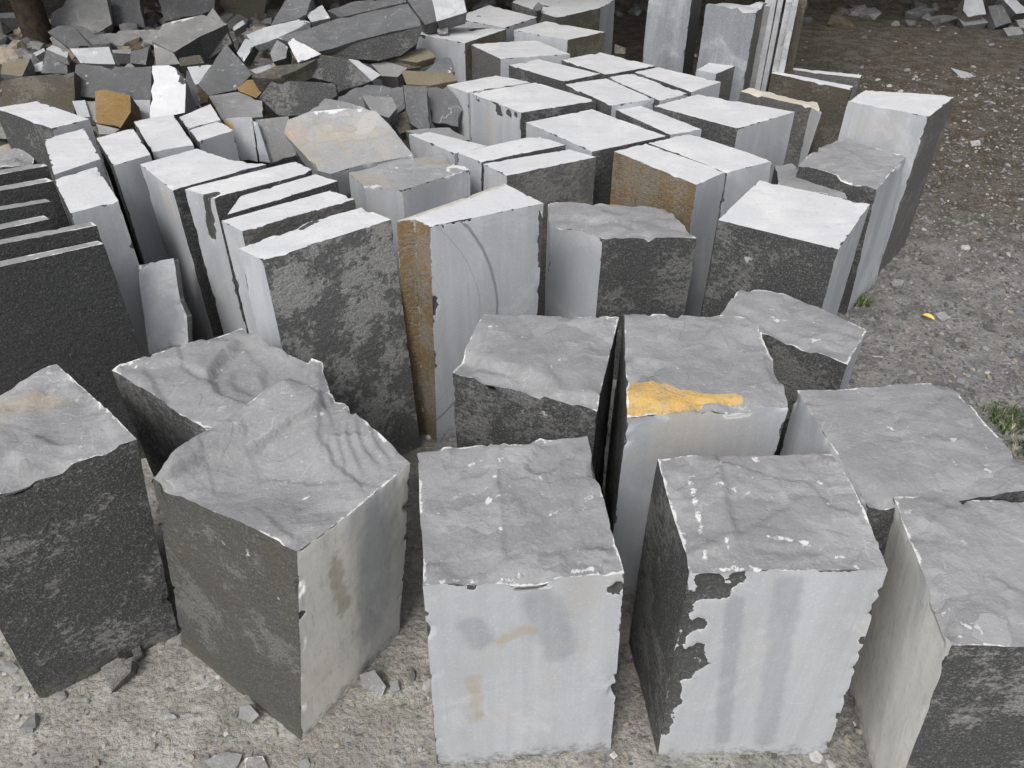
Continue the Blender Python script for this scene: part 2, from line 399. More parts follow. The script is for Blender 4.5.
def ridgeT(segs, z=.6):
    W = [(P(a, b, z), P(c, d, z), h, r) for a, b, c, d, h, r in segs]
    def f(p):
        s = 0
        for a, b, h, r in W:
            ab = Vector((b.x - a.x, b.y - a.y)); ap = Vector((p.x - a.x, p.y - a.y))
            t = min(1, max(0, ap.dot(ab) / ab.length_squared)); d = (ap - ab * t).length / r
            s += h * math.exp(-d * d)
        return s
    return f
def stepT(steps, z=.6):
    """broken ledges: (polyline pixels, drop, fade in m); the right-hand side of the line is lower"""
    W = [([P(l[i], l[i + 1], z) for i in range(0, len(l), 2)], dr, fd) for l, dr, fd in steps]
    def f(p):
        wx = noise.noise(p * 14) * .010 + noise.noise(p * 40) * .003; wy = noise.noise(p * 14 + Vector((5, 5, 5))) * .010
        x = p.x + wx; y = p.y + wy; s = 0
        for pts, dr, fd in W:
            best = 9; sg = 1
            for a, b in zip(pts[:-1], pts[1:]):
                ax, ay = b.x - a.x, b.y - a.y; t = ((x - a.x) * ax + (y - a.y) * ay) / (ax * ax + ay * ay); t = min(1, max(0, t))
                dx, dy = x - a.x - ax * t, y - a.y - ay * t; dd = math.hypot(dx, dy)
                if dd < best: best = dd; sg = 1 if ax * dy - ay * dx < 0 else -1
            k = math.exp(-(best / fd) ** 2)
            u = min(1, max(0, sg * best / .007)); s -= dr * u * k
        return s
    return f
def addT(*fs):
    return lambda p: sum(f(p) for f in fs)
def shell(px, py, z, rings):
    c = P(px, py, z)
    def f(p):
        d = math.hypot(p.x - c.x, (p.y - c.y) * .9) * (1 + .18 * noise.noise(p * 6) + .05 * noise.noise(p * 25))
        s = 0
        for rr, dp in rings:
            u = min(1, max(0, (rr - d) / .010)); s -= dp * u * (.4 + .6 * min(1, d / rr))
        return s
    return f
# ================================================================ FRONT ROWS
block('large block with cleft grey top and dusty black face, leftmost of the front row',
      [(-75, 422), (58, 362), (137, 437), (-70, 513)], 'rrbs', 'c', .6, {2: (178, 634), 3: (40, 700)},
      relief=.014, T=bumpT([(0, 440, .012, .08), (110, 380, -.006, .08)]), group=G_FRONT, marks=[('4', 0, -5, 408, 45, 398, 15)])
t2 = ridgeT([(175, 462, 285, 392, .018, .035), (285, 392, 345, 408, .008, .04)])
t2b = bumpT([(310, 480, -.030, .10), (230, 480, -.015, .07)])
t2c = stepT([((165, 474, 205, 452, 245, 447, 290, 418, 322, 404), .022, .11), ((322, 404, 318, 425, 330, 450, 350, 468), -.008, .06)])
def TF2(p):
    s = t2(p) + t2b(p) + t2c(p)
    c = P(365, 440); d = math.hypot(p.x - c.x, p.y - c.y)
    if d < .105:
        fr = (p.x * 40 + p.y * 8 + 1.4 * noise.noise(p * 8)) % 1
        s += .011 * (fr if fr < .75 else (1 - fr) * 3) * min(1, (1 - d / .105) * 2)
    return s
block('block with scooped shell-fractured top between the left edge block and the pale centre block',
      [(150, 474), (283, 380), (345, 398), (413, 462), (297, 551)], 'rrsws'.replace('sws', 'rwv'), 'c', .6,
      {0: (182, 645), 3: (400, 634), 4: (302, 741)}, relief=.007, res=.62, T=TF2, group=G_FRONT,
      marks=[('5', 4, 380, 500, 372, 630, 24), ('4', 4, 335, 560, 345, 610, 10), ('1', 4, 300, 578, 3), ('1', 4, 302, 615, 5), ('3', 5, 222, 540, 4), ('3', 5, 196, 535, 200, 553, 2), ('3', 5, 248, 555, 4), ('3', 5, 277, 598, 4)])
block('pale centre front block, grey top flecked with white chips, whole white face showing',
      [(415, 448), (590, 433), (625, 572), (421, 590)], 'rrsr', 'c', .585, {2: (611, 752), 3: (438, 766)}, relief=.011, res=.8, group=G_FRONT,
      T=addT(stepT([((503, 438, 500, 480, 507, 530, 512, 562, 480, 580, 455, 592), -.007, .05), ((560, 470, 552, 520, 560, 560), .005, .03)], .585), ridgeT([(500, 440, 505, 500, .006, .03)], .585)),
      marks=[('3', 0, 490, 500, 6), ('3', 0, 499, 494, 5), ('3', 0, 503, 470, 6), ('3', 0, 495, 476, 4), ('3', 0, 492, 524, 5), ('3', 0, 500, 530, 5), ('3', 0, 555, 472, 5),
             ('3', 0, 544, 476, 4), ('3', 0, 467, 461, 480, 460, 3), ('3', 0, 438, 463, 3), ('3', 0, 509, 486, 3), ('3', 0, 556, 510, 4), ('3', 0, 501, 459, 3), ('3', 0, 545, 492, 3), ('3', 0, 588, 527, 2),
             ('3', 0, 440, 585, 475, 580, 3), ('3', 0, 500, 579, 520, 575, 3), ('3', 0, 570, 570, 590, 568, 3),
             ('5', 3, 540, 600, 560, 650, 18), ('5', 3, 470, 625, 480, 640, 14), ('4', 3, 474, 680, 478, 720, 7), ('4', 3, 500, 640, 530, 628, 8), ('1', 3, 617, 587, 8), ('1', 3, 470, 584, 5)])
block('front block right of centre, white face broken by round dark patches down its left edge',
      [(655, 457), (838, 447), (893, 565), (687, 570)], 'rrsr', 'c', .6, {2: (826, 754), 3: (657, 760)}, relief=.012, res=.8, group=G_FRONT,
      T=stepT([((722, 470, 728, 500, 737, 530, 722, 550, 690, 560), -.010, .05), ((730, 492, 745, 487, 765, 493), .008, .02), ((765, 540, 790, 542, 815, 540), .006, .02)]),
      marks=[('5', 3, 790, 580, 765, 740, 13), ('5', 3, 735, 600, 722, 740, 9), ('1', 3, 713, 585, 22), ('1', 3, 738, 573, 8), ('1', 3, 697, 625, 12), ('1', 3, 680, 660, 700, 662, 12), ('1', 3, 662, 720, 672, 690, 9), ('1', 3, 862, 640, 5), ('1', 3, 689, 590, 682, 640, 674, 680, 664, 735, 5), ('1', 3, 690, 652, 684, 672, 12),
             ('3', 3, 700, 662, 5), ('3', 0, 700, 563, 760, 567, 4), ('3', 0, 860, 561, 4), ('3', 0, 724, 540, 735, 560, 3), ('3', 0, 765, 535, 810, 541, 3), ('3', 0, 715, 485, 740, 490, 3), ('3', 0, 690, 480, 705, 555, 3)])
block('front right corner block cut by the frame, creamy left face and black front face',
      [(892, 496), (1062, 500), (1125, 650), (952, 645)], 'rrbw', 'c', .6, lean=(3, 886, 826), relief=.008, group=G_FRONT,
      marks=[('1', 4, 893, 500, 5), ('3', 0, 962, 535, 2), ('3', 0, 1000, 545, 2)])
block('wide flat-topped grey block behind the front right corner block',
      [(797, 388), (950, 380), (1050, 488), (868, 508)], 'rrrs', 'c', .6, relief=.008, group=G_FRONT,
      T=addT(bumpT([(970, 505, -.012, .05)]), stepT([((830, 405, 880, 400, 905, 415, 900, 435), .005, .03), ((870, 490, 940, 480, 1000, 470), .005, .03)])), marks=[('3', 0, 892, 427, 3), ('3', 0, 908, 428, 2), ('3', 0, 930, 425, 2), ('3', 0, 845, 460, 4)])
block('short wedge block with black broken front beside the gravel, weeds behind it',
      [(714, 316), (739, 287), (790, 292), (868, 330), (849, 364), (768, 334)], 'rrrsrr', 'c', .55, relief=.012, group=G_FRONT,
      T=stepT([((720, 300, 760, 315, 790, 335, 830, 345), .010, .04), ((800, 300, 815, 320, 850, 330), .006, .03)], .55))
block('block with a bright ochre strip along the front of its grey top',
      [(622, 310), (757, 316), (792, 403), (626, 414)], 'rrsr', 'c', .6, relief=.013, group=G_FRONT,
      marks=[('2', 0, 640, 395, 668, 396, 18), ('2', 0, 634, 385, 652, 386, 8), ('2', 0, 636, 406, 660, 406, 8), ('2', 0, 632, 400, 690, 398, 15), ('2', 0, 680, 399, 740, 396, 6), ('2', 0, 640, 388, 650, 388, 9), ('2', 3, 630, 414, 690, 410, 2)])
block('low block with wavy grey top and black face, left of the ochre-striped block',
      [(482, 310), (620, 318), (598, 408), (450, 368)], 'rrrr', 'c', .58, relief=.013, group=G_FRONT,
      T=addT(stepT([((455, 345, 500, 362, 540, 378, 560, 392, 600, 400), .018, .06), ((560, 380, 545, 362, 575, 345, 610, 340), .007, .04)], .58)), marks=[('3', 3, 524, 408, 4), ('3', 3, 545, 412, 4), ('3', 3, 565, 410, 3), ('3', 3, 530, 390, 2)])
block('hollow-topped rough block wedged behind the scooped block, black left flank',
      [(108, 366), (182, 343), (242, 325), (325, 360), (332, 395), (203, 428)], 'rrrrcr', 'c', .57, relief=.010, group=G_FRONT,
      T=addT(shell(262, 368, .56, [(.125, .020), (.08, .010)]), stepT([((140, 365, 175, 362, 205, 372, 235, 345), .010, .05)], .56), bumpT([(262, 368, -.012, .07)], .56)))
# ================================================================ MIDDLE
block('tall slab with mottled grey face patched light and dark, left of the rusty-sided block',
      [(237, 249), (316, 219), (363, 207), (393, 219), (262, 261)], 'rrrms', 'T', .72, lean=(3, 421, 447), marks=[('1', 0, 300, 229, 330, 214, 3)])
block('block with rusty brown left side and blue-grey sawn face, middle of the yard',
      [(395, 221), (505, 183), (545, 203), (429, 227), (413, 219)], 'rraoo', 'T', .72, lean=(3, 437, 443),
      marks=[('2', 0, 402, 219, 500, 185, 5), ('1', 4, 434, 304, 5), ('1', 3, 541, 215, 542, 262, 4), ('1', 3, 436, 228, 470, 219, 2)] if False else [('4', 0, 402, 219, 500, 185, 6), ('1', 3, 434, 300, 434, 312, 4), ('1', 3, 541, 212, 541, 265, 3), ('1', 3, 440, 226, 470, 219, 2)])
block('grey-topped block with speckled black face between the blue-grey and rusty yellow blocks',
      [(547, 202), (668, 205), (698, 237), (602, 236), (549, 222)], 'rrrss', 'c', .55, relief=.012, T=stepT([((555, 214, 600, 218, 640, 214, 690, 226), .010, .04), ((600, 205, 640, 212, 680, 214), .007, .03)], .55))
block('white-topped block with orange rust on its front, left of its paired block',
      [(613, 151), (645, 143), (727, 172), (697, 185)], 'rrso', 'T', .62)
block('white-topped plain block paired to the right of the orange-fronted one',
      [(647, 143), (688, 133), (774, 161), (728, 173)], 'rrsr', 'T', .62)
block('square white-topped block with dark hammered front near the gravel path',
      [(717, 220), (759, 180), (871, 204), (839, 250)], 'rrsr', 'T', .62, bot={}, marks=[('3', 4, 748, 260, 4)])
block('dark cleft-topped block with long white right side, squeezed beside the corner block',
      [(798, 162), (825, 141), (848, 138), (908, 156), (878, 187)], 'rrrsr', 'c', .56, relief=.012, bot={3: (876, 283), 4: (846, 314)})
block('tall corner block leaning at the edge of the gravel, white front, rough right side',
      [(847, 101), (865, 90), (956, 96), (929, 117)], 'rrgs', 'T', .67, marks=[('1', 4, 923, 136, 3)])
block('small grey broken block sunk between the square block and dark cleft block',
      [(774, 163), (792, 163), (808, 173), (830, 176), (850, 199), (778, 184)], 'rrrrrr', 'c', .50, relief=.01)
block('low pale block with tan-stained top and blue-grey front, under the leaning tan slab',
      [(347, 172), (400, 157), (426, 151), (449, 156), (471, 169), (402, 190), (363, 187)], 'srsssss', 't', .60, relief=.006, marks=[('3', 0, 460, 165, 466, 168, 8), ('3', 0, 448, 176, 460, 172, 4), ('3', 0, 447, 170, 458, 162, 4), ('3', 0, 366, 186, 378, 185, 4), ('3', 0, 390, 171, 402, 163, 2), ('4', 0, 425, 158, 440, 162, 8)])
block('narrow white wedge block between the tan-topped block and the tall ribbed white block',
      [(408, 134), (430, 132), (488, 146), (455, 154)], 'rrss', 'T', .58)
block('white-topped thin block lying behind the rough-fronted one, dark line between them',
      [(456, 153), (524, 138), (541, 136), (567, 145), (480, 162)], 'rrrrs', 'T', .60)
block('white-topped block with grainy grey front, just left of the orange-fronted block',
      [(482, 164), (570, 149), (597, 157), (506, 176)], 'rrgs', 'T', .60)
block('short white end of a double block, left of the ribbed white face',
      [(446, 85), (496, 75), (533, 82), (467, 93)], 'rrss', 'T', .62)
block('white-topped block with ribbed white side and dark scallops under its top edge',
      [(469, 93), (536, 82), (597, 101), (521, 113)], 'rrrs', 'T', .62, marks=[('1', 4, 498, 110, 5), ('1', 4, 509, 113, 4), ('1', 4, 515, 114, 3), ('1', 4, 478, 98, 3)])
block('large square white-topped block in the middle of the far rows',
      [(525, 122), (592, 109), (667, 136), (592, 152)], 'rrrs', 'T', .60)
block('narrow white-topped strip block beside the large square one',
      [(609, 107), (634, 103), (703, 129), (671, 135)], 'rrsr', 'T', .60)
block('broad white-topped block with white right end, beside the dark wedge stones',
      [(653, 106), (697, 94), (796, 112), (738, 129)], 'rrsr', 'T', .62, bot={}, marks=[('1', 3, 725, 124, 736, 128, 3)], group=G_BACK)
# far rows
B = lambda *a, **k: block(*a, group=G_BACK, **k)
B('white-topped block with thin grey front, left end of the merged white tops', [(508, 65), (538, 59), (601, 74), (564, 82)], 'rrrr', 'T', .62)
B('white top farthest back among the merged white tops', [(561, 60), (600, 52), (656, 66), (605, 75)], 'rrrr', 'T', .62)
B('white-topped block at the right end of the merged tops, before the big leaning slabs', [(633, 72), (658, 67), (722, 82), (692, 92)], 'rssr', 'T', .62)
B('thin white-topped strip in the middle of the merged tops', [(607, 77), (632, 73), (689, 94), (660, 101)], 'rrsr', 'T', .62)
B('white-topped block behind the narrow strip, nearest of the merged tops', [(563, 84), (606, 78), (655, 99), (612, 106)], 'rrsr', 'T', .62)
B('block with grainy left side and clean white top near the far rubble', [(469, 44), (537, 40), (571, 54), (500, 59)], 'rrsg', 'T', .62)
B('white-topped block with split white and brown sides, third from the far end', [(513, 30), (546, 21), (606, 32), (568, 40)], 'rrns', 'T', .64)
B('white-topped block with a small lump of stone on it, by the dark beam', [(407, 33), (452, 25), (507, 29), (465, 43)], 'rrns', 'T', .64, marks=[('1', 4, 415, 36, 425, 37, 2), ('1', 0, 470, 30, 490, 27, 3)])
B('dusty block littered with chips behind the lump-topped block', [(452, 18), (489, 5), (538, 17), (505, 28)], 'rrss', 'T', .64, marks=[('1', 0, 478, 16, 2), ('1', 0, 500, 20, 2), ('1', 0, 470, 22, 480, 24, 2)])
B('long dusty block at the top of the picture, brown streaked end, chips on top', [(511, 2), (532, -9), (616, 0), (601, 8), (556, 18)], 'rrsnr', 'T', .66, marks=[('1', 0, 545, 6, 3), ('1', 0, 525, 10, 2), ('1', 0, 560, 3, 2)])
B('small block with slanting white top leaning on the big slabs', [(696, 70), (724, 54), (752, 59), (716, 74)], 'rrgs', 'T', .60)
block('cream-topped wedge of stone in front of the brown plate', [(739, 92), (749, 88), (818, 102), (823, 112), (812, 107)], 'rrssg', 'x', .56, relief=.004, group=G_BACK, bot={3: (800, 158)})
block('brown standing plate with bright white top edge, near of the two plates', [(771, 73), (774, 71), (853, 86), (851, 90)], 'nnnn', 'T', .56, name='stone_slab', cat='stone slab', group=G_BACK, shrink=.001)
block('thin grey plate standing just behind the brown plate', [(771, 67), (774, 65.5), (862, 75), (860, 78)], 'gsgg', 'T', .54, name='stone_slab', cat='stone slab', group=G_BACK, shrink=.001)
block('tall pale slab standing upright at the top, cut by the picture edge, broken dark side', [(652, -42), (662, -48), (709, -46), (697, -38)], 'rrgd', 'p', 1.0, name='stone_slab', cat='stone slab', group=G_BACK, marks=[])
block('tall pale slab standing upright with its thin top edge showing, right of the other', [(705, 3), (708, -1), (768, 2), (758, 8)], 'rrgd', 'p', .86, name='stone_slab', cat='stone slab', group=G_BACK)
for i, (a, b, c, d, k, lb) in enumerate([
    (764, 6, 6, .85, 'h', 'first thin upright sheet beside the tall slab, nearest and shortest in the bundle'),
    (771.5, -6, 6.5, .9, 'p', 'second thin pale sheet in the upright bundle, counted from the tall slab'),
    (779, -6, 5.5, .9, 'p', 'third sheet in the upright bundle, the narrowest pale one'),
    (785.5, 2, 7, .87, 'p', 'fourth sheet in the upright bundle, its top just below the picture edge'),
    (793.5, -4, 6, .9, 'p', 'fifth pale sheet in the upright bundle, touching the tan one'),
    (800.5, -8, 8.5, .9, 'n', 'tan-brown outermost sheet of the upright bundle, facing the dirt yard')]):
    block(lb, [(a + 5, b - 26), (a + c + 5, b - 26), (a + c, b), (a, b)], k + k + k + 'r', 'T' if k != 'n' else 'n', d, name='stone_sheet', cat='stone sheet', group='thin stone sheets standing in a bundle', shrink=.001)
# ================================================================ LEFT WHITE BLOCKS AND SLABS
block('wide white-topped block split from its neighbours, left of the parallel slabs',
      [(139, 164), (197, 148), (230, 159), (268, 164), (180, 188), (172, 191)], 'rrrrrs', 'T', .70)
block('first of four parallel slabs, next to the wide white block, broken grey corner', [(183, 189), (296, 161), (313, 169), (307, 174), (212, 198)], 'rrrrs', 'T', .70, marks=[('1', 0, 205, 196, 214, 194, 5), ('1', 5, 208, 205, 212, 235, 5)])
block('second parallel slab, its near end broken away to rusty brown stone', [(239, 196), (316, 174), (339, 181), (226, 215)], 'rrrn', 'T', .70)
block('third parallel slab, grey grainy band below its white top', [(220, 221), (332, 190), (356, 199), (241, 232)], 'rrgs', 'T', .70)
block('white block nearest the stack of dark slabs, front face blue-white and tall', [(53, 179), (97, 166), (119, 201), (70, 214)], 'rrsr', 'T', .70)
block('white block behind the tall blue-white one, ragged right edge', [(43, 139), (84, 128), (101, 159), (54, 175)], 'rrsr', 'T', .70)
block('white block with notched left edge, between the ragged one and the wide block', [(96, 138), (133, 128), (151, 155), (113, 166)], 'rrsr', 'T', .70)
block('white block below the upright bright white stone', [(133, 121), (173, 114), (194, 145), (152, 152)], 'rrsr', 'T', .68)
block('small white-topped block with cracked top, farther of the small pair', [(178, 117), (211, 104), (221, 120), (187, 129)], 'rrsr', 'T', .66)
block('small white-topped block with blue-grey front, nearer of the small pair', [(188, 130), (219, 121), (234, 130), (198, 142)], 'rrsr', 'T', .66)
block('far left block with slanted white top and dark broken front', [(-6, 108), (36, 101), (90, 119), (52, 129)], 'rrsk'.replace('sk', 'sr'), 'T', .70)
SL = lambda lb, t, H, **k: block(lb, t, 'rrqr', 'c', H, relief=0, name='stone_slab', cat='stone slab', group=G_SLAB, shrink=.001, jit=.3, **k)
SL('frontmost dark slab in the left stack, broad black face', [(-80, 278), (98, 240.5), (104, 243.5), (-80, 285)], .70)
SL('second dark slab from the front in the left stack', [(-80, 255), (92, 222), (97, 225.5), (-80, 260)], .70)
SL('short slab third from the front in the left stack, scratched grey face', [(-80, 240), (44, 215.5), (50, 219), (-80, 246)], .66)
SL('fourth slab from the front in the left stack', [(-80, 219), (46, 198.5), (51, 201.5), (-80, 224)], .68)
SL('fifth slab from the front in the left stack', [(-80, 200), (47, 178), (53, 181), (-80, 205)], .69)
SL('rearmost slab in the left stack, below the slanted white block', [(-80, 184), (42, 163), (48, 166), (-80, 189)], .68)
block('low lumpy grey stone behind the left stack of slabs', [(-60, 158), (10, 149), (36, 148), (30, 163), (-50, 172)], 'rrrrr', 'c', .56, group=G_MID)
chunk('narrow flat grey stone standing alone in the gap before the white blocks',
      [(137, 265), (173, 258), (180, 300), (188, 316), (190, 352), (150, 356), (143, 310)], .40, 60, .045, 'p', 'c', yaw=5, group=None, res=1.0, drop=0, taper=.02, name='stone_slab', cat='stone slab')
# ================================================================ RUBBLE PILE
C = chunk
C('leaning tan-streaked pale slab lying on the parallel slabs', [(284, 133), (288, 120), (308, 112), (372, 107), (390, 125), (414, 155), (362, 165), (330, 174), (318, 171)], .63, 24, .10, 't', 's', yaw=-8, marks=[('3', 0, 318, 112, 362, 109, 4), ('4', 0, 286, 128, 318, 169, 4), ('4', 0, 292, 120, 322, 160, 2), ('4', 0, 310, 118, 345, 152, 3), ('4', 0, 330, 120, 350, 140, 2), ('4', 0, 380, 125, 398, 148, 3), ('2', 0, 287, 130, 312, 164, 1.2)])
C('upright bright white stone with a dark chipped corner', [(151, 65), (173, 64), (185, 80), (185, 112), (150, 120)], .68, 33, .12, 'T', 'k', marks=[('1', 0, 183, 68, 184, 76, 6)])
C('long speckled brown stone lying at the far left', [(1, 81), (36, 75), (74, 72), (75, 116), (30, 106), (3, 108)], .52, 68, .12, 'n', 'n')
C('long dark slate block between the brown stone and the upright white stone', [(74, 63), (110, 66), (151, 65), (151, 101), (110, 100), (75, 96)], .55, 70, .14, 'k', 'k')
C('ochre orange stone standing among white blocks', [(95, 91), (104, 89), (115, 92), (130, 95), (131, 112), (121, 128), (97, 123)], .56, 60, .08, 'y', 'o')
C('small white stone left of the ochre one', [(72, 101), (85, 100), (90, 117), (78, 117)], .50, 60, .08, 'p', 's')
C('blue-grey stone between the ochre stone and the upright white one', [(131, 100), (150, 100), (150, 120), (131, 118)], .50, 65, .08, 's', 's')
C('low grey stone half hidden under the ochre stone', [(85, 101), (97, 101), (97, 123), (88, 116)], .49, 65, .05, 'h', 'h')
C('small pinkish tan stone under the ochre stone', [(96, 124), (119, 129), (112, 134), (99, 134)], .55, 20, .05, 't', 't')
C('light grey tilted stone above the dark slate block', [(70, 49), (109, 47), (115, 64), (80, 63)], .62, 35, .10, 'p', 'k')
C('dark block with pale top left of the light tilted stone', [(45, 51), (67, 57), (68, 74), (41, 73)], .58, 70, .10, 'k', 'k')
C('pale cap stone on the dark block at upper left', [(46, 49), (52, 45), (69, 52), (67, 58)], .64, 15, .04, 'p', 'h')
C('grey-topped stone with dark end at the far left', [(2, 62), (30, 58), (22, 76), (0, 74)], .58, 25, .10, 'O', 'k')
C('small pale stone in front of the dark pale-capped block', [(31, 66), (43, 61), (42, 71), (30, 72)], .56, 55, .05, 'p', 'k')
C('thin pale shard at upper left', [(33, 53), (44, 48), (45, 51), (36, 56)], .62, 20, .03, 'p', 'h')
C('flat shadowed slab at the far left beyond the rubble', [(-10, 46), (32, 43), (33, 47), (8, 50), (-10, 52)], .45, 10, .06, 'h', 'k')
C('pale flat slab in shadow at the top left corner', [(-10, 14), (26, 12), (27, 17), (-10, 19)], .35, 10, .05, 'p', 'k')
C('dark slanting slab below the big pale leaning slab', [(47, 32), (58, 26), (75, 26), (94, 47), (72, 49)], .5, 30, .07, 'k', 'r')
C('dark rounded slab beside the slanting slab', [(73, 25), (81, 26), (108, 38), (111, 44), (93, 46)], .52, 30, .06, 'k', 'k')
C('big pale leaning slab at the top left', [(72, -8), (105, -8), (112, 24), (91, 37), (72, 27), (52, 26), (52, 13), (62, 6)], .55, 55, .06, 'h', 'h')
C('dark slab leaning beside the big pale slab at the top', [(106, -8), (137, -8), (146, 28), (113, 26)], .55, 60, .06, 'k', 'k')
C('pale horizontal block in the shade below the leaning slabs', [(99, 35), (112, 31), (162, 30), (158, 45), (112, 46)], .48, 45, .15, 'h', 'k')
C('small dark stone left of the big boulder', [(131, 51), (149, 47), (146, 65), (130, 63)], .52, 50, .06, 'k', 'k')
C('long thin stone in the gap behind the slate block', [(112, 50), (131, 49), (131, 54), (113, 53)], .5, 30, .05, 'h', 'k')
C('big boulder with pale dusty top and black flank', [(152, 42), (163, 24), (202, 14), (228, 23), (199, 37), (174, 53)], .64, 22, .16, 'h', 'crrrrr', marks=[('3', 0, 168, 23, 200, 15, 3)])
C('black broken flank stone below the big boulder', [(175, 53), (199, 38), (226, 26), (232, 42), (210, 58), (180, 60)], .56, 62, .10, 'r', 'r')
C('pale grey foot of the boulder above the upright white stone', [(153, 43), (173, 53), (180, 64), (156, 66)], .60, 55, .06, 'h', 'k')
C('small pyramid of grey stone on the big boulder', [(213, 8), (225, 24), (206, 17)], .64, 45, .04, 'h', 'h')
C('small dark block between the boulder and the grey triangle', [(179, 58), (200, 54), (204, 63), (180, 66)], .62, 50, .06, 'n', 'k')
C('pale blue wedge left of the grey triangle', [(187, 67), (214, 64), (206, 80), (195, 85)], .58, 45, .06, 's', 'T')
C('steep grey triangular stone standing on its base', [(226, 44), (252, 74), (236, 90), (209, 96), (198, 84)], .60, 58, .06, 'k', 'r')
C('dark flank stone beside the upright white stone', [(186, 68), (197, 88), (199, 106), (186, 111)], .60, 65, .07, 'k', 'k', yaw=25)
C('small rusty stone at the foot of the grey triangle', [(198, 87), (208, 96), (207, 102), (199, 104)], .55, 50, .05, 'o', 'o')
C('yellow ochre stone right of the grey triangle', [(236, 81), (258, 79), (275, 79), (256, 98), (238, 91)], .57, 55, .08, 'y', 'y')
C('brownish slab leaning over the yellow stone', [(252, 77), (276, 66), (298, 63), (318, 58), (292, 72), (274, 79)], .64, 20, .05, 'n', 'n')
C('flat grey stone below the yellow ochre stone', [(209, 96), (237, 91), (262, 101), (263, 117), (222, 119)], .55, 22, .08, 'h', 'n')
C('speckled dark block with a level top edge left of the black wedge', [(258, 98), (271, 82), (335, 82), (336, 96), (306, 116), (278, 116)], .55, 55, .12, 'r', 'k')
C('black wedge stone under the long beam', [(291, 71), (321, 57), (348, 59), (371, 80), (336, 93), (332, 83)], .60, 60, .12, 'r', 'k')
C('grey ridge top of the black wedge stone', [(288, 71), (321, 55), (348, 58), (320, 62)], .63, 20, .04, 'n', 'n')
C('banded pale edge stone right of the black wedge', [(348, 59), (358, 60), (381, 75), (372, 81)], .60, 40, .05, 'p', 's')
C('long dark beam of stone lying across the top of the pile', [(278, 37), (340, 18), (407, 3), (423, 24), (318, 51)], .74, 30, .05, 'k', 'k', marks=[('3', 0, 280, 37, 284, 42, 2)])
C('black front of the beam facing the camera', [(318, 52), (423, 25), (417, 42), (400, 55), (378, 60), (331, 58)], .66, 78, .10, 'r', 'r')
C('pale end stone under the left tip of the beam', [(277, 39), (288, 47), (286, 58), (273, 62), (270, 53)], .66, 60, .06, 'h', 'k')
C('bright white four-sided stone leaning on the beam', [(287, 42), (293, 38), (321, 54), (298, 63)], .68, 40, .03, 'T', 'k')
C('pale blue slab bridging a dark hollow left of the beam', [(246, 35), (262, 28), (300, 19), (311, 22), (280, 37), (254, 46)], .72, 25, .04, 's', 'p')
C('pale blue leg stone at the left of the dark hollow', [(246, 37), (256, 43), (244, 62), (237, 53)], .64, 60, .05, 's', 'k')
C('pale blue leg stone at the right of the dark hollow', [(272, 38), (281, 38), (286, 48), (278, 63), (271, 52)], .63, 60, .05, 's', 'k')
C('flat shard lying in the dark hollow', [(250, 70), (270, 64), (272, 69), (256, 74)], .56, 12, .03, 'p', 'h')
C('small pale block above the grey triangle', [(232, 27), (243, 20), (245, 24), (234, 31)], .6, 30, .04, 'p', 'k')
C('dark plank-like stone behind the beam', [(327, 10), (352, 2), (404, -6), (407, 2), (340, 17)], .76, 30, .05, 'k', 'k')
C('dark end block right of the beam tip', [(407, 0), (431, -6), (437, 21), (425, 25)], .76, 50, .08, 'k', 'k')
C('pale tilted end face right of the beam, touching the dusty block', [(431, -4), (463, -6), (467, 12), (437, 21)], .78, 45, .06, 'p', 'k')
C('dark wedge at the top of the pile left of the beam', [(271, 25), (288, -4), (313, -4), (306, 15), (298, 19)], .78, 40, .08, 'k', 'k')
C('small pale flake behind the beam', [(305, 13), (322, 5), (330, 18), (311, 22)], .76, 30, .03, 'p', 'h')
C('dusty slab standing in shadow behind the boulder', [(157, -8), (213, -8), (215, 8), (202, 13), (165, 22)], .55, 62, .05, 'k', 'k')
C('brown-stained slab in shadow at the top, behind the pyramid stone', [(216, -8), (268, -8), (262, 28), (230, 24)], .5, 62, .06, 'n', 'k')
C('olive flat stone below the right end of the beam', [(381, 56), (426, 47), (436, 57), (417, 62)], .62, 25, .04, 'O', 'n')
C('tan-edged dark stone under the olive flat one', [(385, 61), (416, 63), (421, 68), (402, 70), (384, 66)], .58, 35, .04, 'n', 'n')
C('dark stone with a slanting tan edge next to the white lump-topped block', [(423, 73), (441, 58), (452, 57), (455, 73)], .60, 55, .06, 'k', 'y')
C('olive flat stone above the two dark upright ones', [(401, 70), (453, 73), (458, 81), (431, 86), (406, 84)], .60, 22, .05, 'O', 'O')
C('dark upright slab, left of the two below the olive stone', [(403, 85), (426, 86), (430, 130), (422, 131), (408, 122)], .56, 62, .04, 'k', 'k')
C('dark rounded stone, right of the two below the olive stone', [(427, 88), (447, 86), (456, 97), (462, 110), (458, 127), (432, 122)], .56, 58, .07, 'k', 'k')
C('lumpy dark grey stone in the centre of the pile', [(338, 97), (361, 84), (403, 87), (405, 108), (391, 118), (365, 110), (335, 108)], .58, 38, .10, 'k', 'k')
C('pale grey lump on the lumpy dark stone', [(362, 96), (392, 97), (397, 108), (389, 118), (372, 113)], .60, 35, .05, 'h', 'k')
C('grey stone behind the tan-streaked slab', [(308, 112), (325, 98), (348, 102), (366, 108), (330, 113)], .60, 25, .06, 'h', 'k')
C('small broken stone right of the banded one', [(371, 64), (385, 61), (408, 68), (398, 77), (382, 76)], .57, 35, .05, 'h', 'k')
C('narrow dark stone under the lumpy one', [(390, 119), (406, 111), (411, 130), (400, 134)], .52, 55, .05, 'n', 'k')
C('low grey stone at the foot of the two dark uprights', [(406, 131), (450, 127), (470, 140), (424, 137)], .50, 15, .05, 'h', 'k')
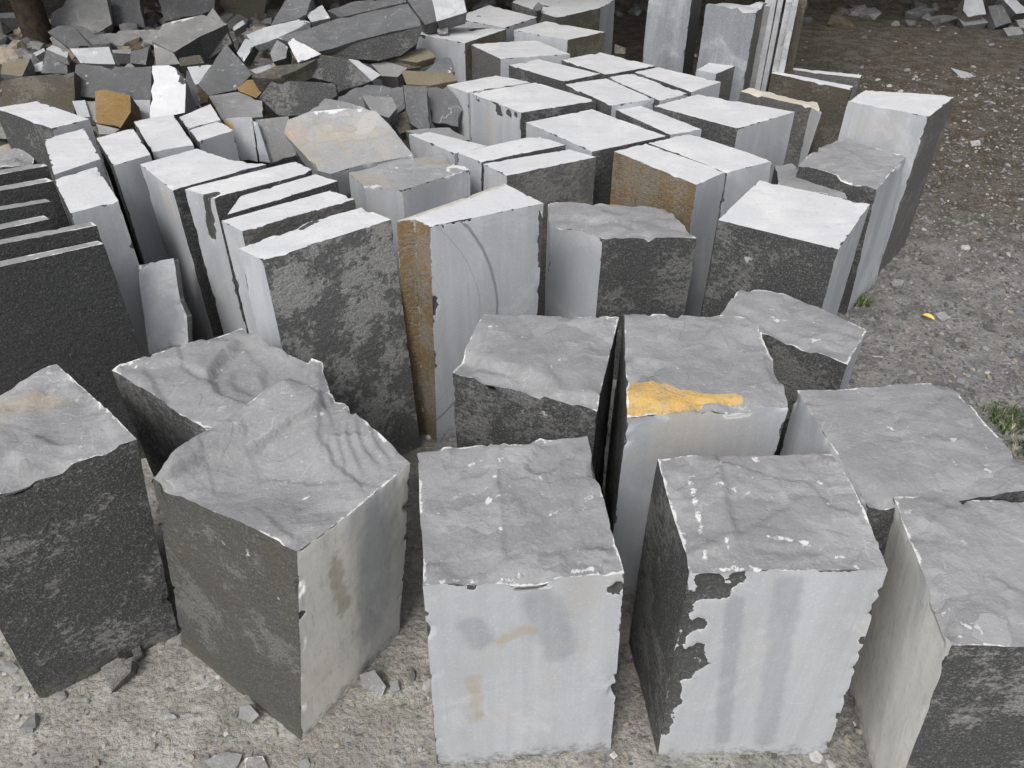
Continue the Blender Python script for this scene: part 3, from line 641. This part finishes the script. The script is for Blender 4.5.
C('dark slab with white left edge behind the parallel slabs', [(256, 120), (288, 116), (296, 155), (271, 163)], .54, 60, .08, 'h', 's', yaw=10)
C('white narrow end face left of the dark slab behind the parallel slabs', [(253, 121), (257, 122), (270, 163), (259, 163)], .54, 62, .04, 's', 's')
C('blue-grey block with rusty corner behind the small white pair', [(222, 119), (252, 117), (258, 162), (241, 160)], .54, 66, .10, 's', 'n', marks=[('2', 0, 226, 124, 230, 128, 4)])
C('small brown stone at the dark gap behind the far blocks', [(615, 44), (626, 48), (625, 54), (614, 53)], .56, 40, .05, 'n', 'n')
C('small grey lump of stone sitting on the white-topped block by the beam', [(437, 31), (441, 24), (448, 26), (448, 33), (440, 34)], .67, 40, .035, 'h', 'h', group=None, drop=0)
C('dark lump of stone on the long dusty block at the top', [(533, 8), (538, 2), (543, 5), (541, 10), (536, 11)], .69, 40, .03, 'k', 'k', group=None, drop=0)
# heap at the top right, in shade
G_H = 'stones heaped in the shade at the top right'
CH = lambda *a, **k: chunk(*a, group=G_H, res=1.6, **k)
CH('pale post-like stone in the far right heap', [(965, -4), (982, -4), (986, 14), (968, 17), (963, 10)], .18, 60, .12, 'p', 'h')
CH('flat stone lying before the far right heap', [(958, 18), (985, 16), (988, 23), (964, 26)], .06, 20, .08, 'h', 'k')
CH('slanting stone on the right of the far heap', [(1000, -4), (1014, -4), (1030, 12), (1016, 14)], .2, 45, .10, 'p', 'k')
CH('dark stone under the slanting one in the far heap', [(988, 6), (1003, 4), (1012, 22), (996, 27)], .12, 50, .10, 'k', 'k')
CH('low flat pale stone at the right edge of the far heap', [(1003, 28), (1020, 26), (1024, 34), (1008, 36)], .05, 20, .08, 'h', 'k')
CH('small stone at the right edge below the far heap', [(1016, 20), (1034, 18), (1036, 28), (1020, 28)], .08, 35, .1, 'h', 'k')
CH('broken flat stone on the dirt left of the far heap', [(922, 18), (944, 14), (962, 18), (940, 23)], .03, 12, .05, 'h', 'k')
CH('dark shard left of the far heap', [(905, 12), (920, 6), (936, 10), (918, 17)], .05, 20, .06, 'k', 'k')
# ================================================================ LOOSE STONES ON THE GROUND
G_L = 'loose stones on the ground'
CL = lambda *a, **k: chunk(*a, group=G_L, res=.8, **k)
CL('grey speckled chip against the foot of the large left block', [(101, 668), (118, 658), (132, 661), (131, 672), (112, 692)], .035, 30, .045, 'g', 'g', name='stone_chip', cat='stone')
CL('small dusty pebble above the speckled chip', [(131, 650), (140, 646), (144, 655), (136, 661)], .02, 20, .03, 'g', 'g', name='stone_chip', cat='stone')
CL('blue-grey chip under the olive face of the scooped block', [(240, 706), (250, 705), (259, 715), (251, 723), (238, 717)], .025, 30, .035, 'h', 'h', name='stone_chip', cat='stone')
CL('grey pebble in the gap left of the pale centre block', [(359, 675), (374, 670), (386, 686), (382, 695), (362, 688)], .03, 30, .04, 'c', 'c', name='stone_chip', cat='stone')
CL('small pebble right of the gap pebble', [(389, 682), (398, 680), (400, 690), (392, 693)], .02, 25, .03, 'c', 'c', name='stone_chip', cat='stone')
CL('flat grey flake half buried at the bottom edge', [(205, 760), (225, 752), (243, 754), (238, 768), (215, 772)], .008, 6, .02, 'c', 'c', name='stone_chip', cat='stone')
CL('second flat flake beside the buried one at the bottom edge', [(243, 758), (262, 756), (268, 768), (245, 774)], .008, 6, .02, 'c', 'c', name='stone_chip', cat='stone')
CL('small bright white chip on the sandy ground', [(160, 716), (166, 713), (174, 715), (176, 718), (168, 721), (162, 720)], .006, 10, .012, 'p', 'p', name='stone_chip', cat='stone')
CL('small white pebble at the right foot of the pale centre block', [(609, 755), (614, 751), (618, 756), (613, 762)], .012, 25, .02, 'T', 'T', name='stone_chip', cat='stone')
CL('pinkish flake on gravel by the tall corner block', [(891, 282), (898, 278), (905, 281), (902, 286), (893, 286)], .012, 12, .015, 't', 't', name='stone_chip', cat='stone')
CL('blue-grey flake beside the yellow leaf', [(935, 314), (944, 312), (950, 318), (942, 322)], .012, 12, .015, 'c', 'c', name='stone_chip', cat='stone')
CL('pale flat chip on the brown dirt at right', [(951, 68), (966, 72), (978, 76), (962, 79)], .02, 10, .02, 'p', 'c', name='stone_chip', cat='stone')
CL('pale chip on the dirt right of the tall corner block', [(970, 141), (980, 140), (981, 145), (972, 146)], .012, 12, .015, 'p', 'p', name='stone_chip', cat='stone')
# ================================================================ GROUND
def ground_h(x, y):
    h = .012 * noise.noise(Vector((x * 1.3, y * 1.3, 0))) + .006 * noise.noise(Vector((x * 6, y * 6, 2)))
    # rubble mound under the broken stones
    dx = (x + 2.4) / 2.2; dy = (y - 4.7) / 1.5
    m = max(0, 1 - (dx * dx + dy * dy)); h += .42 * min(1, m * 2.0)
    # earth bank behind the yard, raised out of view to darken the rear
    if y > 8.3: h += 2.6 * (1 - math.exp(-((y - 8.3) / 1.2) ** 2)) + .15 * noise.noise(Vector((x, y, 5)))
    return h
def ground():
    xs = np.unique(np.concatenate([np.arange(-5, 5, .05), np.arange(-12, 12, .4), np.linspace(-250, 250, 51)]))
    ys = np.unique(np.concatenate([np.arange(0.0, 6.0, .05), np.arange(-5, 14, .3), np.linspace(-250, 250, 51)]))
    me = bpy.data.meshes.new('ground'); nx, ny = len(xs), len(ys)
    vs = [(float(x), float(y), ground_h(float(x), float(y))) for y in ys for x in xs]
    fs = [(j * nx + i, j * nx + i + 1, (j + 1) * nx + i + 1, (j + 1) * nx + i) for j in range(ny - 1) for i in range(nx - 1)]
    me.from_pydata(vs, [], fs)
    for p in me.polygons: p.use_smooth = True
    q = NB('dirt_ground')
    tc = q.n('ShaderNodeTexCoord'); co = tc.outputs['Object']
    big = q.noise(1.3, 5, .6, co); mid = q.noise(9, 5, .65, co); fine = q.noise(70, 5, .75, co)
    c = q.mix(q.ramp(mid, .35, .65), (.17, .166, .156), (.34, .33, .31))
    sx = q.n('ShaderNodeSeparateXYZ'); q.L(co, sx.inputs[0])
    # pale sandy floor near the camera at left, grey gravel at right, brown earth far away
    near = q.math('ADD', sx.outputs[1], q.math('MULTIPLY', sx.outputs[0], .9))
    nm = q.ramp(q.math('ADD', near, q.math('MULTIPLY', big, .8)), 2.4, 1.1)
    c = q.mix(nm, c, q.mix(q.ramp(mid, .4, .62), (.33, .315, .28), (.50, .48, .44)))
    far = q.ramp(q.math('ADD', sx.outputs[1], q.math('MULTIPLY', big, 1.4)), 3.2, 4.9)
    c = q.mix(far, c, q.mix(q.ramp(mid, .4, .65), (.085, .072, .055), (.15, .13, .105)))
    v = q.n('ShaderNodeTexVoronoi'); q.L(co, v.inputs[0]); v.inputs['Scale'].default_value = 75
    c = q.mix(q.ramp(v.outputs[0], .05, .45, .55, 0), c, q.mix(.5, v.outputs[1], (.3, .3, .3), 'MIX'), 'SOFT_LIGHT')
    c = q.mix(q.ramp(fine, .52, .72, 0, .7), c, (.52, .50, .46))
    c = q.mix(q.ramp(fine, .46, .33, 0, .65), c, (.07, .065, .055))
    c = q.mix(q.math('MULTIPLY', q.ramp(q.noise(4.5, 4, .6, co), .52, .62), .45), c, (.16, .155, .145))
    h = q.math('ADD', q.math('MULTIPLY', fine, .6), mid)
    h = q.math('SUBTRACT', h, q.math('MULTIPLY', v.outputs[0], .25))
    q.fin(c, .95, q.bump(h, .018), .15)
    me.materials.append(q.m)
    o = bpy.data.objects.new('ground', me); COL.objects.link(o); o['kind'] = 'structure'
ground()
# gravel and rubble, one object each ---------------------------------
def chips(name, items, kinds, seed):
    r = random.Random(seed); ico = bmesh.new(); bmesh.ops.create_icosphere(ico, subdivisions=1, radius=1)
    iv = [v.co.copy() for v in ico.verts]; fi = [[v.index for v in f.verts] for f in ico.faces]; ico.free()
    vs, fs, mi = [], [], []
    for (x, y, z, s, k, flat) in items:
        Rm = Matrix.Rotation(r.uniform(0, 6.28), 3, 'Z') @ Matrix.Rotation(r.uniform(-.5, .5), 3, 'X') @ Matrix.Rotation(r.uniform(-.5, .5), 3, 'Y')
        sc = Vector((s * r.uniform(.7, 1.5), s * r.uniform(.6, 1.1), s * flat * r.uniform(.6, 1.2)))
        b = len(vs)
        for v in iv:
            w = v * r.uniform(.7, 1.15); w = Vector((max(-.75, min(.75, w.x)) * sc.x, max(-.75, min(.75, w.y)) * sc.y, max(-.6, min(.6, w.z)) * sc.z))
            w = Rm @ w; vs.append((x + w.x, y + w.y, z + w.z))
        for f in fi: fs.append([b + j for j in f]); mi.append(k)
    me = bpy.data.meshes.new(name); me.from_pydata(vs, [], fs)
    for k in kinds: me.materials.append(k)
    me.polygons.foreach_set('material_index', mi); me.update()
    o = bpy.data.objects.new(name, me); COL.objects.link(o); o['kind'] = 'stuff'
    return o
def plain(name, col, var=.25, bump=.002):
    q = NB(name); c = q.mix(q.ramp(q.noise(25, 5, .7), .3, .7), tuple(x * (1 - var) for x in col), tuple(min(1, x * (1 + var)) for x in col))
    return q.fin(c, .9, q.bump(q.noise(160, 3, .7), bump), .2)
GM = [plain('gravel_grey', (.23, .23, .225)), plain('gravel_dark', (.13, .13, .127)), plain('gravel_pale', (.42, .41, .40)), plain('gravel_sand', (.33, .29, .235)), plain('gravel_brown', (.11, .09, .066))]
r = random.Random(3); it = []
for i in range(46000):
    y = .5 + 5.5 * r.random() ** 1.2; x = r.uniform(-1.2 - .75 * y, 1.2 + .75 * y)
    if i % 2: x = abs(x); 
    s = .0022 + .007 * r.random() ** 4 + .0022 * y * r.random()
    if i > 26000: x = r.uniform(.5, 4.5); y = r.uniform(1.0, 4.6)
    if y + .35 * math.sin(x * 3) > 3.7: k = r.choices([0, 1, 2, 3, 4], [3, 5, 1, 1, 7])[0]
    elif x < .3: k = r.choices([0, 1, 2, 3], [4, 2, 3, 7])[0]
    else: k = r.choices([0, 1, 2, 3], [12, 8, .35, 1.2])[0]
    it.append((x, y, ground_h(x, y) + s * .15, s, k, .7))
chips('gravel', it, GM, 5)
it = []
for i in range(1500):
    a = r.uniform(0, 6.28); q_ = math.sqrt(r.random()); x = -2.4 + 2.2 * q_ * math.cos(a); y = 4.7 + 1.6 * q_ * math.sin(a)
    s = .015 + .085 * r.random() ** 1.6; it.append((x, y, ground_h(x, y) + s * .2, s, r.choice([0, 1, 1, 1, 3, 4, 1, 0]), .8))
for i in range(260):
    x = r.uniform(-5, 6); y = r.uniform(7.3, 9.6); s = r.uniform(.04, .14); it.append((x, y, ground_h(x, y) + s * .2, s, r.choice([0, 1, 1, 4]), .6))
for i in range(500):
    x = r.uniform(1.2, 6); y = r.uniform(1.2, 7.5); s = r.uniform(.012, .04); it.append((x, y, ground_h(x, y) + s * .1, s, r.choice([0, 1, 4, 0, 1, 0, 1, 2]), .45))
for i in range(520):
    x = r.uniform(-1.5, 1.2); y = r.uniform(.55, 2.6); s = .004 + .022 * r.random() ** 2.5; it.append((x, y, ground_h(x, y) + s * .1, s, r.choice([0, 1, 2, 0]), .6))
chips('rubble', it, GM, 6)
# ---------------------------------------------------------------- weeds and leaf
def mat_leafy(name, col):
    q = NB(name); c = q.mix(q.ramp(q.noise(40, 3, .6), .35, .65), col, tuple(x * 1.8 for x in col)); return q.fin(c, .6, None, .3)
GREEN = mat_leafy('weed_green', (.055, .085, .03)); DRY = mat_leafy('dry_grass', (.22, .20, .12)); YEL = mat_leafy('yellow_leaf', (.42, .31, .07))
def blades(name, label, px, py, nb, spread, ln, seed, group):
    r = random.Random(seed); c = P(px, py, 0); c.z = ground_h(c.x, c.y)
    vs, fs, mi = [], [], []
    for i in range(nb):
        a = r.uniform(0, 6.28); bx = max(-1.3, min(1.3, r.gauss(0, 1))) * spread; by = max(-1.3, min(1.3, r.gauss(0, 1))) * spread; l = ln * r.uniform(.5, 1.2); w = r.uniform(.0018, .004)
        d = Vector((math.cos(a), math.sin(a), 0)); s = Vector((-d.y, d.x, 0)); lean = r.uniform(.25, 1.0); b = len(vs)
        for k in range(4):
            t = k / 3; p = Vector((bx, by, 0)) + d * l * lean * t * t + Vector((0, 0, l * (t - .45 * t * t * lean)))
            ww = w * (1 - t * .85); vs += [tuple(p - s * ww), tuple(p + s * ww)]
        m = 1 if r.random() < .2 else 0
        for k in range(3): fs.append((b + 2 * k, b + 2 * k + 1, b + 2 * k + 3, b + 2 * k + 2)); mi.append(m)
    me = bpy.data.meshes.new(name); me.from_pydata(vs, [], fs); me.materials.append(GREEN); me.materials.append(DRY)
    me.polygons.foreach_set('material_index', mi)
    o = bpy.data.objects.new(name, me); o.location = c; COL.objects.link(o); tag(o, label, 'weed', group)
blades('weed', 'green weed tuft at the foot of the white-sided block by the gravel', 860, 302, 120, .022, .05, 1, 'weeds on the gravel')
blades('weed', 'sprawling green weed in the gravel at the right edge of the picture', 1010, 424, 150, .045, .06, 2, 'weeds on the gravel')
blades('weed', 'faint dry weed above the flat grey block at the right edge', 1020, 452, 50, .03, .04, 3, 'weeds on the gravel')
def leaf():
    c = P(928, 318, .012); bm = bmesh.new(); rows = []
    for i in range(9):
        t = i / 8; w = .011 * math.sin(math.pi * min(1, t * .96 + .03)) ** .8; x = (t - .5) * .05; z = .008 * (1 - (2 * t - 1) ** 2)
        rows.append([bm.verts.new((x, -w, z + .005)), bm.verts.new((x, 0, z)), bm.verts.new((x, w, z + .005))])
    for a, b in zip(rows[:-1], rows[1:]):
        for k in range(2): bm.faces.new((a[k], a[k + 1], b[k + 1], b[k]))
    me = bpy.data.meshes.new('fallen_leaf'); bm.to_mesh(me); bm.free(); me.materials.append(YEL)
    o = bpy.data.objects.new('fallen_leaf', me); o.location = c; o.rotation_euler = (.2, .1, R(-40)); COL.objects.link(o)
    so = o.modifiers.new('t', 'SOLIDIFY'); so.thickness = .0008
    tag(o, 'curled yellow leaf lying on the grey gravel', 'leaf')
leaf()
# ---------------------------------------------------------------- wooden post, and added unseen roofs that shade the back of the yard
WOOD = plain('weathered_wood', (.055, .042, .032), .4, .006)
def tube(name, p0, p1, r0, r1, mat, seed=0):
    bm = bmesh.new(); n = 14; rows = 24; rr = []
    for j in range(rows + 1):
        t = j / rows; c = p0.lerp(p1, t); ring = []
        for i in range(n):
            a = i / n * 6.2832; rad = r0 + (r1 - r0) * t; rad *= 1 + .12 * noise.noise(Vector((math.cos(a) * 1.5, math.sin(a) * 1.5, t * 5 + seed)))
            ring.append(bm.verts.new((c.x - p0.x + rad * math.cos(a), c.y - p0.y + rad * math.sin(a), c.z - p0.z)))
        rr.append(ring)
    for a, b in zip(rr[:-1], rr[1:]):
        for i in range(n): bm.faces.new((a[i], a[(i + 1) % n], b[(i + 1) % n], b[i]))
    bm.faces.new(rr[0][::-1]); bm.faces.new(rr[-1])
    me = bpy.data.meshes.new(name); bm.to_mesh(me); bm.free(); me.materials.append(mat)
    for p in me.polygons: p.use_smooth = True
    o = bpy.data.objects.new(name, me); o.location = p0; COL.objects.link(o); return o
pp = P(36, 30, .50)
tag(tube('wooden_post', Vector((pp.x, pp.y, 0)), Vector((pp.x, pp.y, 2.32)), .085, .075, WOOD, 1), 'dark rough wooden post rising behind the broken stones at far left', 'post')
ROOF = (-7.5, 1.7, 4.0, 10.5)   # x0,x1,y0,y1
def roof(ROOF, label):
    x0, x1, y0, y1 = ROOF; bm = bmesh.new(); n = 220; a = []; b = []
    for i in range(n + 1):
        x = x0 + (x1 - x0) * i / n; z = .018 * math.sin(x * 2 * math.pi / .09)
        a.append(bm.verts.new((x, y0, 2.25 + z))); b.append(bm.verts.new((x, y1, 2.8 + z)))
    for i in range(n): bm.faces.new((a[i], a[i + 1], b[i + 1], b[i]))
    me = bpy.data.meshes.new('shade_roof'); bm.to_mesh(me); bm.free(); me.materials.append(plain('shade_roof_sheet', (.20, .19, .18)))
    o = bpy.data.objects.new('shade_roof', me); COL.objects.link(o); m = o.modifiers.new('t', 'SOLIDIFY'); m.thickness = .002
    tag(o, label, 'shade roof')
roof(ROOF, 'low corrugated roof added unseen to shade the rubble pile')  # above the frame, put in to darken the pile and back rows
roof((1.75, 9, 6.0, 10.5), 'unseen corrugated roof added to shade the dirt at the far right')  # second added roof, out of view, darkens the far right ground
# ---------------------------------------------------------------- light
w = bpy.data.worlds.new('World'); scene.world = w; w.use_nodes = True
nt = w.node_tree; bg = nt.nodes['Background']
sky = nt.nodes.new('ShaderNodeTexSky'); sky.sky_type = 'NISHITA'; sky.sun_disc = False
SUN_EL, SUN_AZ = 50, 205      # azimuth measured clockwise from +Y
sky.sun_elevation = R(SUN_EL); sky.sun_rotation = R(SUN_AZ); sky.air_density = 1; sky.dust_density = 4; sky.ozone_density = 1
hs = nt.nodes.new('ShaderNodeHueSaturation'); hs.inputs['Saturation'].default_value = .22
nt.links.new(sky.outputs[0], hs.inputs['Color']); nt.links.new(hs.outputs[0], bg.inputs[0]); bg.inputs[1].default_value = .15
sl = bpy.data.lights.new('sun', 'SUN'); sl.energy = 1.1; sl.angle = R(18); sl.color = (1, .975, .94)
so = bpy.data.objects.new('sun', sl); COL.objects.link(so)
az = R(SUN_AZ); el = R(SUN_EL)
dirv = Vector((math.sin(az) * math.cos(el), math.cos(az) * math.cos(el), math.sin(el)))
so.rotation_euler = dirv.to_track_quat('Z', 'Y').to_euler()
vs = scene.view_settings
scene.display_settings.display_device = 'sRGB'
vs.view_transform = 'Standard'; vs.look = 'None'; vs.gamma = 1; vs.use_curve_mapping = False; vs.exposure = 0.18
